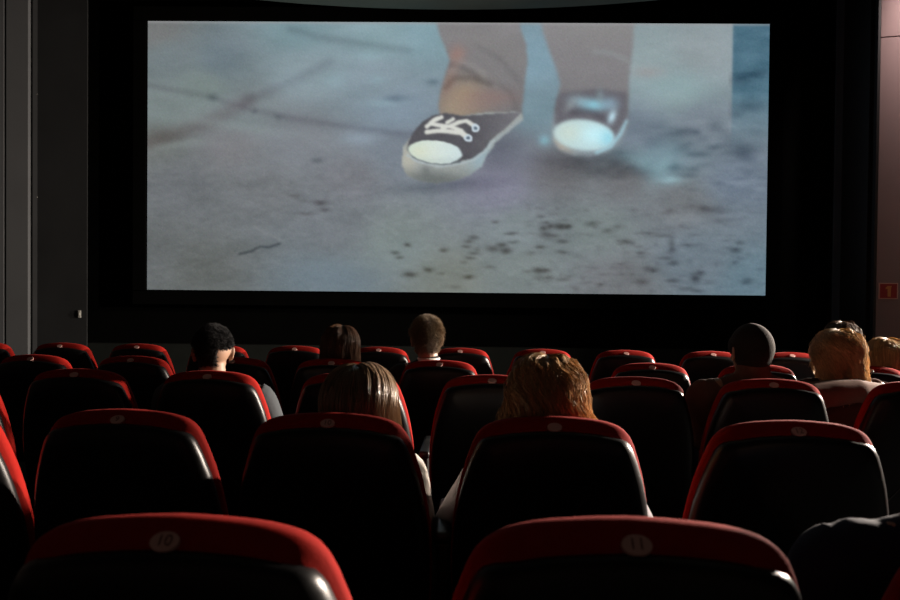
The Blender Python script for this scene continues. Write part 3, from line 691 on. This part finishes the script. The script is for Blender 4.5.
def person(label, seat, head, top, hd=None, yaw=0, lean=0, topmat='dark', sleeve=None, sc=1.0, shoulders=.175, elbows=None, hands=None, arms_mat=None, collar=None, skin='skin', group='people watching the film', nod=0, sleeve_long=True, neck=.125, drop=.075):
    """seat (row, index); head = photo x of the head centre; top = photo y of its crown; hd = distance"""
    s = SEAT[seat]; Yh = hd or s.y+.20
    T = at(head, top, Yh)
    rot = (Matrix.Rotation(yaw, 3, 'Z') @ Matrix.Rotation(lean, 3, 'Y') @ Matrix.Rotation(nod, 3, 'X'))
    c = T-rot @ Vector((0, -.005, .112*sc))
    fz = s.z
    root = empty('person', (s.x, s.y+.38, fz+.455)); tag(root, label, 'person', group)
    inv = Vector(root.location)
    L = lambda v: Vector(v)-inv
    nb = c+Vector((0, -.015, -neck*sc)); nb.x = c.x*.6+(s.x+(c.x-s.x)*.6)*.4     # base of the neck
    pel = Vector((s.x+(c.x-s.x)*.15, s.y+.37, fz+.575)); chest = Vector((nb.x*.85+pel.x*.15, max(nb.y+.02, s.y+.26), nb.z-.20)); belly = (chest+pel)/2+Vector((0, .01, -.02))
    sh = {k: nb+Vector((k*shoulders, .01, -drop*sc)) for k in (-1, 1)}
    el = {k: sh[k]+Vector((k*.075, .13, -.25)) for k in (-1, 1)}
    if elbows:
        for k, v in elbows.items(): el[k] = Vector(v)
    wr = {k: Vector((s.x+k*.15, s.y+.62, fz+.66)) for k in (-1, 1)}
    if hands:
        for k, v in hands.items(): wr[k] = Vector(v)
    kn = {k: Vector((s.x+k*.11, s.y+.80, fz+.53)) for k in (-1, 1)}; an = {k: Vector((s.x+k*.11, s.y+.76, fz+.09)) for k in (-1, 1)}
    hip = {k: pel+Vector((k*.085, .02, -.01)) for k in (-1, 1)}
    # body: one continuous surface
    bm = bmesh.new(); head_parts(bm, L(c), rot, sc)
    chain(bm, [(L(c+rot @ Vector((0, -.025, -.04*sc))), .050*sc), (L(nb), .056*sc), (L(nb-Vector((0, 0, .06))), .07)])
    tor = [(L(nb-Vector((0, -.01, .07))), (.10, .075)), (L(chest+Vector((0, 0, .08))), (.145, .09)), (L(chest), (.145, .095)), (L(belly), (.13, .09)), (L(pel), (.15, .105))]
    chain(bm, tor, 20)
    for k in (-1, 1):
        chain(bm, [(L(nb-Vector((-k*.05, 0, .04))), .05), (L(sh[k]), .052), (L((sh[k]+el[k])/2), .046), (L(el[k]), .038)])
        chain(bm, [(L(el[k]), .038), (L(el[k].lerp(wr[k], .35)), .038), (L(wr[k]), .025)])
        hand_parts(bm, L(wr[k]), (wr[k]-el[k])*Vector((1, 1, .3))+Vector((-k*.03, .03, -.02)), -k)
        chain(bm, [(L(hip[k]), .085), (L(hip[k].lerp(kn[k], .5)), .072), (L(kn[k]), .055)])
        chain(bm, [(L(kn[k]), .055), (L(kn[k].lerp(an[k], .35)), .052), (L(an[k]), .035)])
        chain(bm, [(L(an[k]), .034), (L(an[k]+Vector((0, .06, -.045))), .033), (L(an[k]+Vector((0, .13, -.055))), .028)])
    body = obj('body', remesh(bm, .0055, 3), MT[skin], root)
    for k in (-1, 1):
        bm = bmesh.new(); ball(bm, L(c)+rot @ (Vector((k*.030, .079, .000))*sc), (.0125*sc,)*3, None, 16, 10); obj('eye', bm, MT['eye'], root)
    # clothes
    bm = bmesh.new()
    g = .014
    tor = [(L(nb-Vector((0, 0, .035))), (.075, .065)), (L(nb-Vector((0, -.01, .075))), (.13, .09)), (L(chest+Vector((0, 0, .07))), (.168, .105)), (L(chest), (.165, .110)), (L(belly), (.15, .105)), (L(pel+Vector((0, 0, .02))), (.172, .122))]
    chain(bm, tor, 24)
    for k in (-1, 1):
        a0 = .050
        chain(bm, [(L(nb-Vector((-k*.045, 0, .025))), a0), (L(nb.lerp(sh[k], .6)+Vector((0, 0, -.015))), .060), (L(sh[k]), .064), (L((sh[k]+el[k])/2), .060), (L(el[k]), .052)])
        chain(bm, [(L(el[k]), .052), (L(el[k].lerp(wr[k], .4)), .048), (L(el[k].lerp(wr[k], .93)), .036)])
    if collar: chain(bm, [(L(nb+Vector((0, -.005, .005 if collar == 'white' else .050))), (.068, .064)), (L(nb-Vector((0, 0, .05))), (.085, .075))], 20)
    obj('top_garment', remesh(bm, .009, 3), MT[topmat], root)
    if collar and collar in MT:
        bm = bmesh.new(); n = 32; rr = []
        for dz, ra in ((.022, .058), (.030, .062), (.027, .066), (-.015, .070)):
            rr.append([bm.verts.new(L(nb)+Vector((ra*math.cos(2*math.pi*q/n), ra*math.sin(2*math.pi*q/n), dz))) for q in range(n)])
        for a, b in zip(rr, rr[1:]):
            for q in range(n): bm.faces.new((a[q], a[(q+1) % n], b[(q+1) % n], b[q]))
        obj('collar', bm, MT[collar], root)
    bm = bmesh.new()
    chain(bm, [(L(pel+Vector((-.05, 0, 0))), (.13, .115)), (L(pel+Vector((.05, 0, 0))), (.13, .115))], 16)
    for k in (-1, 1):
        chain(bm, [(L(hip[k]), .098), (L(hip[k].lerp(kn[k], .5)), .085), (L(kn[k]), .068)])
        chain(bm, [(L(kn[k]), .068), (L(kn[k].lerp(an[k], .4)), .064), (L(an[k]+Vector((0, 0, .02))), .058)])
    obj('trousers', remesh(bm, .012, 3), MT['denim'], root)
    for k in (-1, 1):
        bm = bmesh.new(); a = L(an[k])
        chain(bm, [(a+Vector((0, -.02, -.03)), .043), (a+Vector((0, .06, -.045)), .043), (a+Vector((0, .14, -.052)), .037)]); 
        for v in bm.verts: v.co.z = max(v.co.z, L((0, 0, fz+.003)).z)
        obj('shoe', bm, MT['shoe'], root)
    return root, L(c), rot, sc, nb
HM = dict(black=hairmat('black_hair', (.010, .010, .011), .5, .05, .25), brown=hairmat('brown_hair', (.13, .065, .035), .36, .25), ltbrown=hairmat('light_brown_hair', (.27, .18, .11), .26, .2, .9),
          ginger=hairmat('copper_blond_hair', (.55, .34, .165), .38, .22), blond=hairmat('blond_hair', (.58, .39, .20), .38, .25), short=hairmat('short_sandy_hair', (.20, .145, .09), .45, .2), dkbrown=hairmat('dark_brown_hair', (.08, .04, .02), .4, .25))
def add_hair(p, m, **k):
    root, c, rot, sc, nb = p
    return obj('hair', hair_mesh(c, rot, sc, **k), HM[m], root, smooth=True)
G = 'people watching the film'
p = person('person with short dark hair and grey top, seated third row on the left', ('C', 2), 213, 327, yaw=R(24), topmat='greytop', shoulders=.205)
add_hair(p, 'black', n=6500, length=.022, radius=.0015, style='short', curl=.5, seed=3, nape=-.90, fade=.12)
p = person('person with long straight brown hair in the fourth row left of centre', ('D', 3), 341, 326, topmat='dark', sc=.95, yaw=R(-4))
add_hair(p, 'brown', n=2600, length=.34, radius=.0013, vol=.018, part=.1, seed=4, spread=.05, clump=.6)
p = person('person with short sandy hair and white collar, fourth row centre', ('D', 4), 427, 319, topmat='dark', collar='white', sc=1.06, yaw=R(8))
add_hair(p, 'short', n=4200, length=.036, radius=.0016, style='short', curl=.25, seed=5, nape=-.88)
p = person('person with straight glossy light brown hair in the second row, head tilted right', ('B', 2), 357, 366, topmat='cream', shoulders=.135, drop=.10, sc=.90, lean=R(-6), yaw=R(-14),
           elbows={1: at(421, 532, 2.16)}, hands={1: at(420, 535, 2.42)})
add_hair(p, 'ltbrown', n=5200, length=.33, radius=.0012, vol=.006, part=-.01, seed=6, clump=1.0)
p = person('person with big curly copper hair in the second row, centre', ('B', 3), 547, 357, topmat='lav', shoulders=.155, drop=.10, sc=.94, yaw=R(-3), elbows={-1: at(447, 528, 2.14), 1: at(642, 530, 2.18)}, hands={-1: at(470, 545, 2.4), 1: at(620, 545, 2.42)})
add_hair(p, 'ginger', n=7000, length=.36, radius=.0012, vol=.026, part=.0, seed=8, curl=.010, wave=7, spread=.42, clump=1.3)
bp = person('person in dark beanie and brown jacket, third row on the right, arm round neighbour', ('C', 6), 752, 326, topmat='brown', collar='x', shoulders=.215, yaw=R(4), neck=.105, drop=.085,
            elbows={1: at(856, 391, 3.10), -1: at(706, 440, 3.14)}, hands={1: at(905, 396, 3.30)})
# beanie
root, c, rot, sc, nb = bp
bm = bmesh.new(); bmesh.ops.create_uvsphere(bm, u_segments=96, v_segments=48, radius=1)
kill = []
for v in bm.verts:
    d = v.co.normalized(); a = math.atan2(d.y, d.x)
    lim = -.84 if d.y <= 0 else float(np.interp(d.y, [0, .9], [-.35, .18]))
    if d.z < lim: kill.append(v); continue
    rib = .0012*math.cos(a*48)*(1-abs(d.z))
    fold = .005 if d.z < lim+.34 else 0
    E_ = (HA+.011+fold+rib, HBk+.009+fold+rib, .090+.016)
    v.co = c+rot @ Vector((d.x*E_[0], d.y*E_[1]-.006, d.z*E_[2]+.018))
bmesh.ops.delete(bm, geom=kill, context='VERTS')
bn = obj('beanie', bm, MT['beanie'], root); sm = bn.modifiers.new('t', 'SOLIDIFY'); sm.thickness = .004
p = person('person with wavy golden blond bob leaning on the beanie wearer', ('C', 7), 837, 331, topmat='rust', sc=.93, lean=R(-5), hd=3.26)
add_hair(p, 'blond', n=6500, length=.205, radius=.0013, vol=.026, part=.05, seed=10, curl=.009, wave=6, spread=.10, clump=1.3, taper=.9)
p = person('person with dark hair in the frontmost row, mostly hidden behind the golden blond bob', ('E', 10), 842, 322, topmat='dark', sc=1.0)
add_hair(p, 'dkbrown', n=3000, length=.20, radius=.0014, vol=.026, seed=11, curl=.008, wave=6)
p = person('person with smooth light blond hair in the fourth row, far right', ('D', 8), 886, 339, topmat='dark', sc=1.0)
add_hair(p, 'blond', n=3600, length=.30, radius=.0014, vol=.026, part=.0, seed=12, spread=.03)
p = person('person in navy jacket, only one shoulder showing at the lower right corner', ('A', 3), 980, 368, topmat='navyj', hd=1.10, shoulders=.21, collar='x', elbows={-1: Vector((.56, 1.16, .70))})
add_hair(p, 'dkbrown', n=6000, length=.022, radius=.0015, style='short', curl=.3, seed=13)
